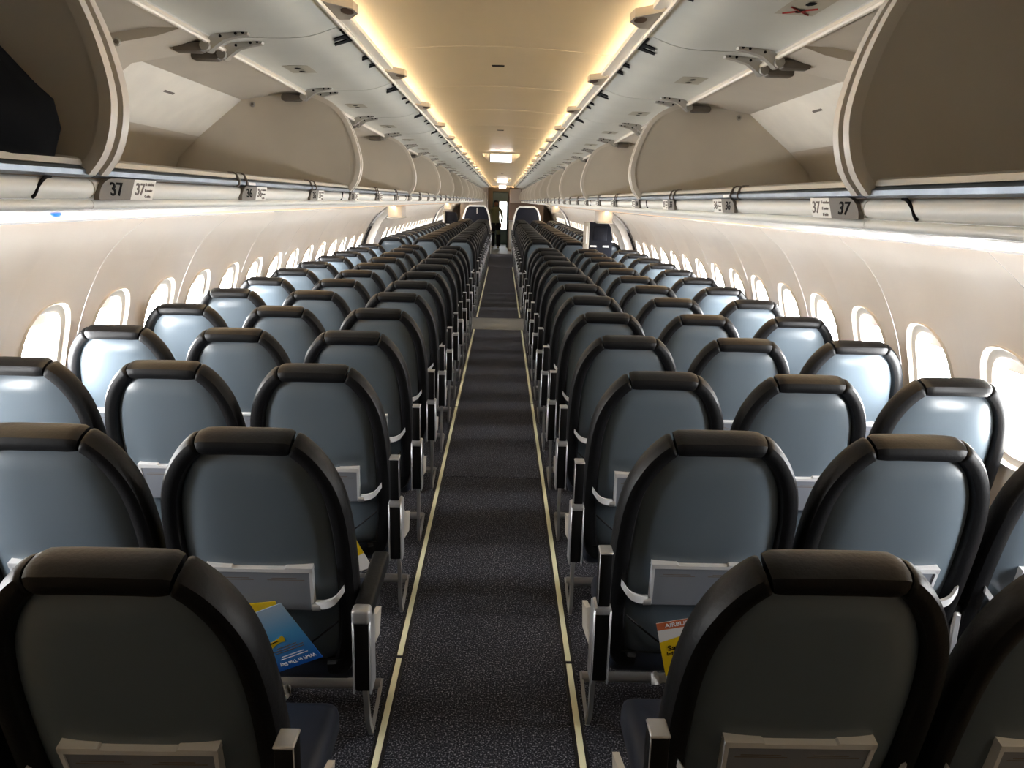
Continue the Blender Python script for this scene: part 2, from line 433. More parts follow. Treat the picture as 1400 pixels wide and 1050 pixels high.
for n, s in ((1, -1), (2, 1)):
    tr = struct(f'trim_{n}')
    led = [(0.412, 2.218), (0.412, 2.204), (0.424, 2.199), (0.95, 2.199), (0.95, 2.208), (0.55, 2.208), (0.54, 2.208), (0.43, 2.207), (0.424, 2.214)]
    obj('cove_ledge', MB().extrude_y(led, Y_AFT, Y_FWD, s), 'cove', tr)
    y = 0.30; i = 0
    while y < Y_FWD-0.3:
        l = thing('cove_lamp', f'warm strip lamp in the {SIDE[s]} ceiling cove, '+ORD[i]+' from the aft end', 'lamp', (s*0.585, y, 2.208), 'cove lamps')
        obj('base', MB().box(-0.03, 0.03, 0.01, 2.05, 0.0, 0.003), 'cove', l)
        obj('tube', MB().add([(s*0.004, 0.02, 0.022), (s*-0.022, 0.02, 0.005), (s*-0.022, 2.04, 0.005), (s*0.004, 2.04, 0.022)], [(0, 1, 2, 3)]), 'cove_lamp', l)
        y += 2.07; i += 1

# ------------------------------------------------------------------ overhead bins
BL = 2.165; B0 = 1.315
RIB = [(0.80, 2.128), (0.715, 2.092), (0.66, 2.042), (0.622, 1.965), (0.600, 1.885), (0.598, 1.832), (0.613, 1.778), (0.640, 1.742)]
RIBS = [(p.x, p.y) for p in smooth_path([(x, z, 0) for x, z in RIB], 4)]
OUT = [(1.40, 1.752), (1.36, 1.86), (1.27, 1.945), (1.08, 2.098), (0.90, 2.128)]
DOORP = [(0.80, 2.142), (0.72, 2.150), (0.64, 2.151), (0.57, 2.154), (0.52, 2.163), (0.47, 2.180), (0.438, 2.193)]
DOORS_ = [(p.x, p.y) for p in smooth_path([(x, z, 0) for x, z in DOORP], 3)]
def bin_parts(s):
    P = {}
    def put(n, mb, m): P[n] = setm(mb.mesh(n), m)
    endw = RIBS[::-1][::-1]+OUT[::-1][1:][::1]
    poly = RIBS+[(0.66, 1.752)]+OUT
    for nm, y in (('aft', 0.012), ('fwd', BL-0.028)):
        put('end_'+nm, MB().extrude_y(poly, y, y+0.016, s), 'bin')
        # rib: a raised trim along the curved front edge
        inner = offset_line(RIBS, 0.006); outer = offset_line(RIBS, -0.013)
        put('rib_'+nm, MB().extrude_y(outer+inner[::-1], y-0.004, y+0.018, s), 'rib')
        put('gask_'+nm, MB().extrude_y(offset_line(RIBS, 0.012)+offset_line(RIBS, 0.0)[::-1], y-0.012 if nm == 'aft' else y+0.015, y+0.001 if nm == 'aft' else y+0.028, s), 'gasket')
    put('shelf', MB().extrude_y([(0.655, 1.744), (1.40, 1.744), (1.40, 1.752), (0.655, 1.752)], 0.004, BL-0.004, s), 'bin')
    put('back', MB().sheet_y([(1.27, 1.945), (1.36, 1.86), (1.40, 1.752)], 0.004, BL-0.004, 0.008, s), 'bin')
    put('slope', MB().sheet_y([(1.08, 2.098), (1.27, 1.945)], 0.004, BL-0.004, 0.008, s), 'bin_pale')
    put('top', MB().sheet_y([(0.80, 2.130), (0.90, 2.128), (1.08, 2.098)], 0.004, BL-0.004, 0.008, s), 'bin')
    # folded support bracket across the middle of the bin roof
    put('support', MB().extrude_y([(0.80, 2.134), (0.90, 2.132), (1.085, 2.102), (1.27, 1.952), (1.24, 1.94), (1.06, 2.075), (0.88, 2.108)], BL/2-0.22, BL/2+0.02, s), 'bin')
    fs = MB().tube([(s*1.035, BL-0.0285, 2.082), (s*1.035, BL-0.033, 2.082)], [0.011, 0.009], 12); put('fastener', fs, 'hinge')
    fs = MB().tube([(s*1.035, BL-0.033, 2.082), (s*1.035, BL-0.0345, 2.082)], [0.006, 0.005], 10); put('fastener_core', fs, 'hinge_dark')
    put('print', MB().prism([(1.135, 0.42), (1.135, 0.50), (1.142, 0.50), (1.142, 0.42)], lambda a, b, t: (s*a, BL/2+b, 2.098-(a-1.08)*0.805-0.001-t), 0, 0.001), 'ink_grey')
    put('hinge_rod', MB().tube([(s*0.80, 0.03, 2.124), (s*0.80, BL-0.03, 2.124)], 0.007, 8), 'rib')
    put('rail', MB().extrude_y([(0.655, 1.748), (0.642, 1.748), (0.633, 1.742), (0.634, 1.734), (0.642, 1.730), (0.655, 1.730)], 0.003, BL-0.003, s), 'rail')
    put('rail_top', MB().extrude_y([(0.665, 1.752), (0.665, 1.762), (0.648, 1.762), (0.640, 1.758), (0.638, 1.749), (0.655, 1.749)], 0.032, BL-0.032, s), 'rail_top')
    fa = [(0.662, 1.730), (0.648, 1.728), (0.641, 1.722), (0.6385, 1.713), (0.641, 1.704), (0.648, 1.698), (0.662, 1.696)]
    put('fairing', MB().extrude_y(fa, 0.002, BL-0.002, s), 'fairing')
    put('tube_rail', MB().tube([(s*0.651, 0.001, 1.687), (s*0.651, BL-0.001, 1.687)], 0.0085, 12), 'fairing')
    j = MB()
    pts = []
    for q in range(13):
        th = math.radians(-10+100*q/12); z = 1.6985+0.0305*max(0, math.sin(th)); u_ = (z-1.713)/0.017
        pts.append((s*(0.6395+0.0095*u_*u_*u_*u_), BL-0.165+0.055*(1-math.cos(th)), z))
    j.tube(pts, 0.0028, 6)
    put('fairing_joint', j, 'ink')
    put('under', MB().sheet_y([(0.95, 1.654), (0.662, 1.681)], 0.002, BL-0.002, 0.004, s), 'psu')
    put('under2', MB().sheet_y([(1.46, 1.612), (0.952, 1.654)], 0.004, BL-0.004, 0.004, s), 'peach')  # outer half of the underside, warm lamp reflection painted as peach
    j = MB()
    for y in (0.0,): j.extrude_y([(0.660, 1.765), (0.645, 1.765), (0.637, 1.760), (0.630, 1.744), (0.631, 1.733), (0.64, 1.727), (0.65, 1.73), (0.65, 1.75)], y-0.003, y+0.003, s)
    put('rail_bands', j, 'ink_grey')
    put('rail_tag', MB().extrude_y([(0.640, 1.743), (0.632, 1.741), (0.632, 1.734), (0.640, 1.733)], 0.775, 0.83, s), 'sticker')
    # doors (two to a bin), swung up against the ceiling
    put('door', MB().sheet_y(DOORS_[::-1], 0.004, BL/2-0.004, 0.018, s), 'door_in')
    put('door_edge', MB().tube([(s*0.434, 0.004, 2.181), (s*0.434, BL/2-0.004, 2.181)], 0.006, 6), 'cove')
    put('sticker', MB().add([(s*0.745, BL/4-0.075, 2.1470), (s*0.745, BL/4+0.075, 2.1470), (s*0.655, BL/4+0.075, 2.1505), (s*0.655, BL/4-0.075, 2.1505),
                             (s*0.745, BL/4-0.075, 2.1500), (s*0.745, BL/4+0.075, 2.1500), (s*0.655, BL/4+0.075, 2.1535), (s*0.655, BL/4-0.075, 2.1535)],
                             [(0, 1, 2, 3), (4, 5, 6, 7), (0, 1, 5, 4), (1, 2, 6, 5), (2, 3, 7, 6), (3, 0, 4, 7)]), 'door_sticker')
    j = MB()
    for dy in (0.0,):
        n = 8
        j.add([(s*(0.70+0.012*math.cos(2*PI*q/n)), BL/4+dy+0.017*math.sin(2*PI*q/n), 2.1465) for q in range(n)], [tuple(range(n))])
    put('sticker_marks', j, 'ink')
    j = MB(); j.tube([(s*0.73, BL/4+0.005, 2.1460), (s*0.67, BL/4+0.062, 2.1490)], 0.0022, 5); j.tube([(s*0.67, BL/4+0.005, 2.1490), (s*0.73, BL/4+0.062, 2.1460)], 0.0022, 5)
    put('red_cross', j, 'red_ink')
    h = MB(); d = MB(); bo = MB()
    def arm(yc):
        # flat triangular arm bolted to the door plus the hinge body on the bin roof
        poly = [(0.818, 2.106), (0.800, 2.096), (0.780, 2.112), (0.758, 2.128), (0.722, 2.138), (0.690, 2.144), (0.686, 2.157), (0.72, 2.155), (0.762, 2.150), (0.792, 2.140), (0.812, 2.122)]
        h.prism(poly, lambda a, b, t: (s*a, yc+t, b), -0.012, 0.012)
        h.tube([(s*0.806, yc-0.026, 2.111), (s*0.806, yc+0.026, 2.111)], 0.014, 10)
        for q in ((0.702, 2.149), (0.722, 2.146), (0.765, 2.138)):
            bo.tube([(s*q[0], yc-0.0135, q[1]), (s*q[0], yc-0.011, q[1])], 0.0042, 8)
        d.bevel_box(min(s*0.815, s*0.90), max(s*0.815, s*0.90), yc-0.022, yc+0.022, 2.094, 2.122, 0.010, 2)
    arm(0.065)
    put('hinge_arm', h, 'hinge'); put('hinge_body', d, 'hinge_dark'); put('bolts', bo, 'ink')
    # black latch hooks along the free edge of the door
    j = MB()
    def hook(y, k=1.0):
        poly = [(0.436, 0.09), (0.436, -0.07), (0.448, -0.07), (0.448, 0.0), (0.470, -0.004), (0.474, 0.022), (0.455, 0.030), (0.450, 0.055), (0.478, 0.052), (0.480, 0.075), (0.450, 0.09)]
        j.prism([(0.436+(x-0.436)*k*1.4, y+q*k) for x, q in poly], lambda a, b, t: (s*a, b, door_z(a)-0.001-t), 0.0, 0.004)
    hook(0.0); put('latch', j, 'black'); j = MB(); hook(0.0, 0.55); put('small_latch', j, 'black')
    return P
def door_z(x):
    for (a, za), (b, zb) in zip(DOORS_[:-1], DOORS_[1:]):
        if b <= x <= a: return za+(zb-za)*(a-x)/(a-b) if a != b else za
    return DOORS_[-1][1] if x < DOORS_[-1][0] else DOORS_[0][1]
BIN = {s: bin_parts(s) for s in (-1, 1)}
for s in (-1, 1):
    P = BIN[s]
    for k in range(-1, 12):
        desc = 'nearest, partly out of frame' if k == -1 else ORD[k]+' beyond the nearest double rib'
        b = thing('overhead_bin', f'open cream overhead bin on the {SIDE[s]} side, {desc}', 'overhead bin', (0, B0+BL*k, 0), 'overhead bins')
        if k == -1 and s == -1: b['label'] = 'open cream overhead bin on the left holding a black bag'
        for n, part in (('end_wall', 'end_aft'), ('end_wall', 'end_fwd'), ('edge_rib', 'rib_aft'), ('edge_rib', 'rib_fwd'), ('gasket', 'gask_aft'), ('gasket', 'gask_fwd'),
                        ('shelf', 'shelf'), ('back_panel', 'back'), ('slope_panel', 'slope'), ('roof_panel', 'top'), ('support_bracket', 'support'), ('hinge_rod', 'hinge_rod'), ('placard_print', 'print'),
                        ('lip_rail', 'rail'), ('lip_rail_cap', 'rail_top'), ('fairing', 'fairing'), ('fairing_joint', 'fairing_joint'), ('tube_rail', 'tube_rail'), ('underside_panel', 'under'), ('painted_glow_panel', 'under2'), ('rail_tag', 'rail_tag')):
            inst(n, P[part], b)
        for q in ((0, 0, 0), (-s*-0.05, -BL/2-0.193, 0.0), (-s*0.0, -BL/2-0.193, 0.003), (-s*0.05, -BL/2-0.193, 0.008)):
            ff = inst('fastener', P['fastener'], b, q); inst('fastener_core', P['fastener_core'], ff)
        for q in (0.70, 0.76, 1.46, 1.52): inst('rail_band', P['rail_bands'], b, (0, q, 0))
        for hy in (0, 1):
            dr = inst('bin_door', P['door'], b, (0, hy*BL/2, 0))
            inst('door_edge', P['door_edge'], dr); inst('latch', P['latch'], dr, (0, 0.10, 0)); inst('latch', P['small_latch'], dr, (0, 0.45, 0)); inst('latch', P['small_latch'], dr, (0, 0.60, 0))
            inst('sticker', P['sticker'], dr); inst('sticker_mark', P['sticker_marks'], dr, (0, -0.033, 0)); inst('sticker_mark', P['sticker_marks'], dr, (0, 0.033, 0))
            if k <= 0 and hy == 0: inst('red_cross', P['red_cross'], dr)
            for hl in ((0, 0, 0), (0, BL/2-0.13, 0)):
                inst('hinge_arm', P['hinge_arm'], dr, hl); inst('hinge_body', P['hinge_body'], dr, hl); inst('bolt_hole', P['bolts'], dr, hl)['kind'] = 'stuff'
# cove brackets with their brown sockets, one at each door joint
for s in (-1, 1):
    br = MB().prism([(0.437, -0.11), (0.425, -0.085), (0.372, -0.03), (0.368, 0.03), (0.405, 0.10), (0.437, 0.11)], lambda a, b, t: (s*a, b, 2.192+t), 0.0, 0.022).mesh('bracket'); setm(br, 'bracket')
    so = MB(); n = 10
    so.add([(s*(0.392+0.017*math.cos(2*PI*q/n)), 0.034*math.sin(2*PI*q/n), 2.1905) for q in range(n)]+[(s*(0.392+0.017*math.cos(2*PI*q/n)), 0.034*math.sin(2*PI*q/n), 2.194) for q in range(n)],
           [tuple(range(n))]+[(q, (q+1) % n, n+(q+1) % n, n+q) for q in range(n)])
    so = setm(so.mesh('socket'), 'brown_hole')
    for k in range(1, 25):
        y = B0-0.17+BL/2*k
        t = thing('cove_bracket', f'small tan latch bracket on the {SIDE[s]} cove edge, '+ORD[k-1]+' from the camera', 'bracket', (0, y, 0), 'cove brackets')
        inst('plate', br, t); inst('socket', so, t)
# sidewall lamps under the bins
for s in (-1, 1):
    for k in range(-1, 12):
        l = thing('sidewall_lamp', f'slim warm lamp above the {SIDE[s]} windows, '+('nearest the camera' if k == -1 else ORD[k+1]+' from the camera'), 'lamp', (0, B0+BL*k, 0), 'sidewall lamps')
        obj('housing', MB().extrude_y([(1.46, 1.640), (1.53, 1.640), (1.53, 1.630), (1.46, 1.622)], 0.0, BL-0.006, s), 'psu', l)
        obj('diffuser', MB().add([(s*1.463, 0.01, 1.6195), (s*1.463, BL-0.02, 1.6195), (s*1.487, BL-0.02, 1.609), (s*1.487, 0.01, 1.609)], [(0, 1, 2, 3)]), 'side_lamp', l)
# one attendant-call light
t = tag(obj('call_light', MB().bevel_box(-0.735, -0.723, 1.345, 1.362, 1.665, 1.6735, 0.003, 1), 'blue_led'), 'tiny blue light under the nearest left bin', 'light')

# ------------------------------------------------------------------ row signs
def sign(s, num, y):
    t = thing('row_sign', f'grey row sign reading {in_words(num)} on the {SIDE[s]} bin fairing', 'row sign', (s*0.6355, y, 1.713), 'row signs')
    # in sign coordinates a = along reading direction seen from the aisle, b = up; left reads towards +y, right towards -y
    def to3(a, b, h): return (-s*h, -s*a, b)
    pl = [(-0.018, -0.018)]+[(-0.018+0.034-0.034*0-0.034+0.0, -0.018)]
    if s < 0:
        pl = [(0.040, -0.018), (-0.050, -0.018)]+[(-0.004-0.046*math.cos(q*PI/16), -0.018+0.036*math.sin(q*PI/16)) for q in range(1, 9)]+[(0.060, 0.018)]
        stk = [(0.040, -0.018), (0.060, 0.018), (0.135, 0.018), (0.115, -0.018)]
    else:
        pl = [(-0.040, -0.018), (0.050, -0.018)]+[(0.004+0.046*math.cos(q*PI/16), -0.018+0.036*math.sin(q*PI/16)) for q in range(1, 9)]+[(-0.060, 0.018)]
        stk = [(-0.040, -0.018), (-0.060, 0.018), (-0.135, 0.018), (-0.115, -0.018)]
    t.scale = (1, 1.2, 1)
    p = obj('plate', MB().prism(pl, to3, -0.006, 0.003), 'plate', t, False)
    k = obj('sticker', MB().prism(stk, to3, -0.006, 0.002), 'sticker', t, False)
    rot = Matrix((Vector((0, -s, 0)), Vector((0, 0, 1)), Vector((-s, 0, 0)))).transposed().to_4x4()
    def put(parent, txt, size, a, b, m, h, shear=0.0):
        o = inst('lettering', text_mesh(txt, size, m, 'CENTER', shear), parent)
        o.matrix_local = Matrix.Translation(to3(a, b, h)) @ rot @ Matrix.Diagonal((1.25 if m == 'ink' else 1.0, 1, 1, 1))
    put(p, str(num), 0.031, 0.0 if s < 0 else 0.0, -0.001, 'ink', 0.0036)
    sg = -s
    put(k, str(num), 0.030, sg*0.072 if s < 0 else sg*0.102, 0.0, 'ink_grey', 0.0026, 0.35 if s < 0 else -0.35)
    L = ['A window', 'B center', 'C aisle'] if s < 0 else ['F window', 'E center', 'D aisle']
    if num >= 30:
        for i, w in enumerate(L):
            put(k, w, 0.0072, sg*(0.110-0.006*i) if s < 0 else sg*(0.072-0.004*i), 0.010-0.011*i, 'ink_grey', 0.0026, 0.2 if s < 0 else -0.2)
for i, (num, y, d) in enumerate(ROWS):
    for s in (-1, 1): sign(s, num, 1.375+PITCH*i)

# ------------------------------------------------------------------ seats
ZT, KY = 1.155, 0.25
LN = math.sqrt(1+KY*KY)
OUTL = [(0.09, 0.385), (0.175, 0.395), (0.208, 0.44), (0.224, 0.54), (0.231, 0.68), (0.231, 0.82), (0.226, 0.92), (0.213, 1.00), (0.190, 1.062), (0.160, 1.110), (0.128, 1.142), (0.104, 1.1525), (0.085, 1.155)]
OUTL = [(x*1.045, z) for x, z in OUTL]
OUTS = [(p.x, p.y) for p in smooth_path([(x, z, 0) for x, z in OUTL], 5)]
def back_pt(x, z, h):
    """point on the reclined back: h is the distance aft of the back plane"""
    return (x, KY*(ZT-z)-h/LN, z-h*KY/LN)
def halfw(z):
    for (xa, a), (xb, b) in zip(OUTS[:-1], OUTS[1:]):
        if a <= z <= b and b > a: return xa+(xb-xa)*(z-a)/(b-a)
    return OUTS[-1][0] if z > 1 else OUTS[0][0]
def sweep(path, w, aft, fwd, ends=True, wr=None):
    """rounded rim: path of (x, z) centre points; w half width in the back plane; from aft to -fwd in depth"""
    rings = []; n = 14; P = [Vector((x, z)) for x, z in path]
    for i, p in enumerate(P):
        t = (P[min(i+1, len(P)-1)]-P[max(i-1, 0)]).normalized(); nn = Vector((-t.y, t.x))
        e = min(i, len(P)-1-i); k = 1.0
        if ends: k = (0.88, 0.975)[e] if e < 2 else 1.0
        ww = wr(i/(len(P)-1)) if wr else w
        ring = []
        for q in range(n):
            a = 2*PI*q/n; sx, sh = sup(a, 2.8)
            c = p+nn*(sx*ww*k); h = (aft-fwd)/2+sh*(aft+fwd)/2*k
            ring.append(back_pt(c.x, c.y, h))
        rings.append(ring)
    return MB().loft(rings, True, True)
def seat_meshes():
    Q = {}
    def put(n, mb, m): Q[n] = setm(mb.mesh(n), m)
    RW = 0.023
    ins = []
    for i, (x, z) in enumerate(OUTS):
        a = Vector(OUTS[max(i-1, 0)]); b = Vector(OUTS[min(i+1, len(OUTS)-1)]); t = (b-a).normalized()
        ins.append((x-t.y*RW, z+t.x*RW) if True else 0)
    # inward normal for the right-hand outline going up is (-ty, tx)
    corner = next(i for i, p in enumerate(OUTS) if p[0] < 0.128 and p[1] > 1.1)
    side = ins[3:corner+1]
    put('bolster_r', sweep(side, RW, 0.020, 0.055, wr=lambda t: 0.030-0.006*t), 'leather')
    put('bolster_l', sweep([(-x, z) for x, z in side][::-1], RW, 0.020, 0.055, wr=lambda t: 0.024+0.006*t), 'leather')
    cx, cz = ins[corner]
    top = [(cx-0.004, cz+0.001), (cx-0.014, cz+0.004), (cx-0.03, 1.131), (0.05, 1.132), (0.0, 1.132), (-0.05, 1.132), (-cx+0.03, 1.131), (-cx+0.014, cz+0.004), (-cx+0.004, cz+0.001)]
    put('roll', sweep(top, 0.0255, 0.024, 0.060), 'leather')
    # convex back panel set inside the rim
    g = []; nu, nv = 20, 26
    for j in range(nv+1):
        v = j/nv; z = 0.405+(1.128-0.405)*v
        hw = max(0.02, halfw(z)-0.018)
        row = []
        for i in range(nu+1):
            u = -1+2*i/nu
            eu = 1-abs(u)**3.6; ev = min(1, (1.128-z)/0.05, 1) if z > 1.0 else min(1, (z-0.405)/0.06)
            ev = max(0, ev); ev = ev*ev*(3-2*ev)
            belly = 0.010*math.sin(PI*min(1, max(0, (z-0.50)/0.62)))
            waist = -0.012*math.exp(-((z-0.60)/0.07)**2)
            row.append(back_pt(u*hw, z, -0.020+(0.032+belly+waist)*eu*ev))
        g.append(row)
    put('panel', MB().loft(g, False, False), 'panel')
    # front cushion of the backrest
    g = []
    for j in range(15):
        v = j/14; z = 0.40+(1.125-0.40)*v; hw = halfw(z)-0.012
        row = []
        for i in range(13):
            u = -1+2*i/12; e = (1-abs(u)**4)*min(1, v/0.1, (1-v)/0.1+0.2)
            row.append(back_pt(u*hw, z, -0.035-0.05*e))
        g.append(row)
    put('cushion_back', MB().loft(g, False, False), 'cushion')
    mb = MB(); mb.bevel_box(-0.222, 0.222, 0.19, 0.66, 0.355, 0.455, 0.032, 3); put('seat', mb, 'cushion')
    # tray table folded against the back
    def bplane(poly, h0, h1):
        return MB().prism(poly, lambda a, b, t: back_pt(a, b, t), h0, h1)
    r = 0.010
    def rrect(x0, x1, z0, z1, r):
        pts = []
        for cx_, cz_, a0 in ((x1-r, z1-r, 0), (x0+r, z1-r, 90), (x0+r, z0+r, 180), (x1-r, z0+r, 270)):
            for q in range(4): a = math.radians(a0+30*q); pts.append((cx_+r*math.cos(a), cz_+r*math.sin(a)))
        return pts
    put('tray', bplane([(-0.129, 0.650), (0.129, 0.650), (0.135, 0.778), (-0.135, 0.778)], 0.015, 0.033), 'tray')
    e = MB()
    for pts in ([(-0.139, 0.79), (-0.07, 0.79), (-0.066, 0.786), (0.066, 0.786), (0.07, 0.79), (0.139, 0.79), (0.139, 0.776), (-0.139, 0.776)],
                [(0.133, 0.655), (0.1385, 0.785), (0.1305, 0.785), (0.125, 0.655)], [(-0.133, 0.655), (-0.125, 0.655), (-0.1305, 0.785), (-0.1385, 0.785)]):
        e.prism(pts, lambda a, b, t: back_pt(a, b, t), 0.013, 0.036)
    put('tray_edge', e, 'tray_edge')
    ln = MB()
    for x0, x1, z in ((-0.105, -0.03, 0.755), (-0.115, -0.018, 0.7495), (0.03, 0.095, 0.755), (0.018, 0.115, 0.7495)):
        ln.prism([(x0, z-0.0011), (x1, z-0.0011), (x1, z+0.0011), (x0, z+0.0011)], lambda a, b, t: back_pt(a, b, t), 0.0325, 0.0336)
    put('tray_print', ln, 'ink_grey')
    for nm, s in (('l', -1), ('r', 1)):
        a = MB()
        pts = smooth_path([back_pt(s*0.138, 0.668, 0.032), back_pt(s*0.165, 0.676, 0.040), back_pt(s*0.192, 0.690, 0.038), back_pt(s*0.214, 0.715, 0.022)], 4)
        rings = []
        for p in pts: rings.append([(p.x, p.y-0.006, p.z+0.0105), (p.x, p.y+0.006, p.z+0.0105), (p.x, p.y+0.006, p.z-0.0105), (p.x, p.y-0.006, p.z-0.0105)])
        a.loft(rings, True, True)
        put('tray_arm_'+nm, a, 'tray_edge')
        k = MB().tube([back_pt(s*0.130, 0.664, 0.036), back_pt(s*0.150, 0.664, 0.036)], 0.011, 10); put('tray_pivot_'+nm, k, 'steel')
    cd = MB()
    cd.tube(smooth_path([back_pt(-0.19, 0.60, 0.020), back_pt(-0.06, 0.50, 0.040), back_pt(0.06, 0.50, 0.040), back_pt(0.19, 0.60, 0.020)], 4), 0.0028, 5)
    cd.tube(smooth_path([back_pt(-0.19, 0.46, 0.018), back_pt(-0.06, 0.475, 0.036), back_pt(0.06, 0.475, 0.036), back_pt(0.19, 0.46, 0.018)], 4), 0.0028, 5)
    put('cord', cd, 'black')
    for nm, s in (('l', -1), ('r', 1)):
        # s: side of the seat that carries the armrest
        x0 = s*0.274
        post = MB().bevel_box(x0-0.021, x0+0.021, 0.0, 0.065, 0.46, 0.67, 0.007, 2); put('post_'+nm, post, 'leather')
        cap = MB().bevel_box(x0-0.0235, x0+0.0235, -0.004, 0.06, 0.660, 0.684, 0.007, 2)
        for q in (-1, 1): cap.bevel_box(x0+q*0.0215-0.0025, x0+q*0.0215+0.0025, -0.005, 0.068, 0.455, 0.675, 0.002, 1)
        put('post_cap_'+nm, cap, 'steel')
        up = MB().bevel_box(x0-0.0165, x0+0.0165, -0.012, 0.035, 0.690, 0.842, 0.005, 2); put('arm_up_'+nm, up, 'leather')
        cp_ = MB().bevel_box(x0-0.0175, x0+0.0175, -0.014, 0.036, 0.8395, 0.846, 0.0025, 1)
        cp_.bevel_box(x0+s*0.0165-0.001, x0+s*0.0165+0.001, -0.0135, -0.009, 0.70, 0.845, 0.0006, 1)
        put('arm_up_cap_'+nm, cp_, 'steel')
        dn = MB().bevel_box(x0-0.024, x0+0.024, 0.02, 0.34, 0.655, 0.700, 0.010, 3); put('arm_down_'+nm, dn, 'leather')
        cc = MB().bevel_box(x0-0.0245, x0+0.0245, -0.012, 0.03, 0.660, 0.702, 0.010, 3); put('arm_down_cap_'+nm, cc, 'steel')
        # middle armrest, lowered, in the gap beside the inner seats
        xm = s*0.2525
        put('arm_mid_'+nm, MB().bevel_box(xm-0.018, xm+0.018, 0.13, 0.44, 0.60, 0.635, 0.008, 2), 'leather')
        put('arm_mid_post_'+nm, MB().bevel_box(xm-0.012, xm+0.012, 0.12, 0.18, 0.42, 0.615, 0.006, 1), 'steel')
    return Q
Q = seat_meshes()
COLX = [0.597, 1.102, 1.607]
COLN = ['aisle', 'middle', 'window']
TILT = {}
def place_seat(s, col, ri, down=False):
    num, y, d = ROWS[ri]
    look = 'black leather seat with grey-blue shell back'
    t = thing('airline_seat', f'{SIDE[s]} {COLN[col]} seat with black leather rim, {d}', 'seat', (s*COLX[col]+(0.018 if s < 0 and ri < 2 else 0), y+ROWDY.get((s, ri), 0), -0.012), 'cabin seats')
    i = inst
    i('back_panel', Q['panel'], t); i('side_bolster', Q['bolster_l'], t); i('side_bolster', Q['bolster_r'], t); i('headrest_roll', Q['roll'], t)
    i('back_cushion', Q['cushion_back'], t); i('seat_cushion', Q['seat'], t)
    tr = i('tray_table', Q['tray'], t); i('tray_edge', Q['tray_edge'], tr)
    if ri < 8: i('tray_print', Q['tray_print'], tr); i('pocket_cord', Q['cord'], t)
    for q in ('l', 'r'):
        a = i('tray_arm', Q['tray_arm_'+q], t); i('tray_pivot', Q['tray_pivot_'+q], a)
    q = 'r' if s < 0 else 'l'
    if col == 0:
        p = i('arm_post', Q['post_'+q], t); i('post_trim', Q['post_cap_'+q], p)
        if down: a = i('armrest', Q['arm_down_'+q], t); i('armrest_cap', Q['arm_down_cap_'+q], a)
        else: a = i('armrest', Q['arm_up_'+q], t); i('armrest_cap', Q['arm_up_cap_'+q], a)
    else:
        a = i('armrest', Q['arm_mid_'+q], t); i('armrest_post', Q['arm_mid_post_'+q], a)
    return t
ROWDY = {(-1, 0): 0.005, (-1, 1): -0.03, (1, 0): 0.045, (1, 1): 0.03, (1, 2): 0.02, (1, 3): 0.04, (1, 4): 0.05, (1, 5): 0.06, (1, 6): 0.06, (-1, 2): 0.02, (1, 7): 0.07, (1, 8): 0.08, (1, 9): 0.08, (1, 10): 0.08, (1, 11): 0.08, (1, 12): 0.08}
def frame_meshes(s):
    F = {}
    xi, xo = s*0.36, s*1.80
    F['beam'] = setm(MB().tube([(s*0.42, 0.30, 0.335), (s*1.74, 0.30, 0.335)], 0.022, 10).mesh('beam'), 'steel')
    F['beam2'] = setm(MB().tube([(s*0.42, 0.58, 0.335), (s*1.74, 0.58, 0.335)], 0.020, 10).mesh('beam'), 'steel')
    F['bar'] = setm(MB().tube([(s*0.350, 0.57, 0.078), (s*1.60, 0.57, 0.078)], 0.0185, 10).mesh('luggage_bar'), 'steel')
    a = MB()
    def flat(pts, w, d):
        pts = smooth_path(pts, 4)
        rings = []
        for p in pts: rings.append([(p.x-w, p.y-d, p.z), (p.x+w, p.y-d, p.z), (p.x+w, p.y+d, p.z), (p.x-w, p.y+d, p.z)])
        return rings
    a.loft(flat([(s*0.335, 0.15, 0.48), (s*0.338, 0.22, 0.30), (s*0.350, 0.32, 0.12), (s*0.355, 0.40, 0.02)], 0.007, 0.012), True, True)
    a.loft(flat([(s*0.355, 0.40, 0.015), (s*0.352, 0.48, 0.045), (s*0.350, 0.58, 0.085)], 0.006, 0.010), True, True)
    F['loop'] = setm(a.mesh('end_bracket'), 'steel')
    F['side'] = setm(MB().prism([(0.10, 0.46), (0.36, 0.40), (0.40, 0.47), (0.30, 0.50), (0.13, 0.60)], lambda p, q, t: (s*(0.325+t), p, q), -0.008, 0.008).mesh('side_plate'), 'plate_side')
    for n, x in (('leg_in', 0.70), ('leg_out', 1.45)):
        l = MB()
        l.loft([[(s*x-0.014, y-0.018, z), (s*x+0.014, y-0.018, z), (s*x+0.014, y+0.018, z), (s*x-0.014, y+0.018, z)] for y, z in ((0.30, 0.33), (0.27, 0.18), (0.22, 0.012))], True, True)
        l.loft([[(s*x-0.014, y-0.018, z), (s*x+0.014, y-0.018, z), (s*x+0.014, y+0.018, z), (s*x-0.014, y+0.018, z)] for y, z in ((0.57, 0.33), (0.60, 0.18), (0.62, 0.012))], True, True)
        l.bevel_box(s*x-0.02, s*x+0.02, 0.17, 0.68, 0.0005, 0.022, 0.004, 1)
        F[n] = setm(l.mesh('leg'), 'steel')
    return F
FR = {s: frame_meshes(s) for s in (-1, 1)}
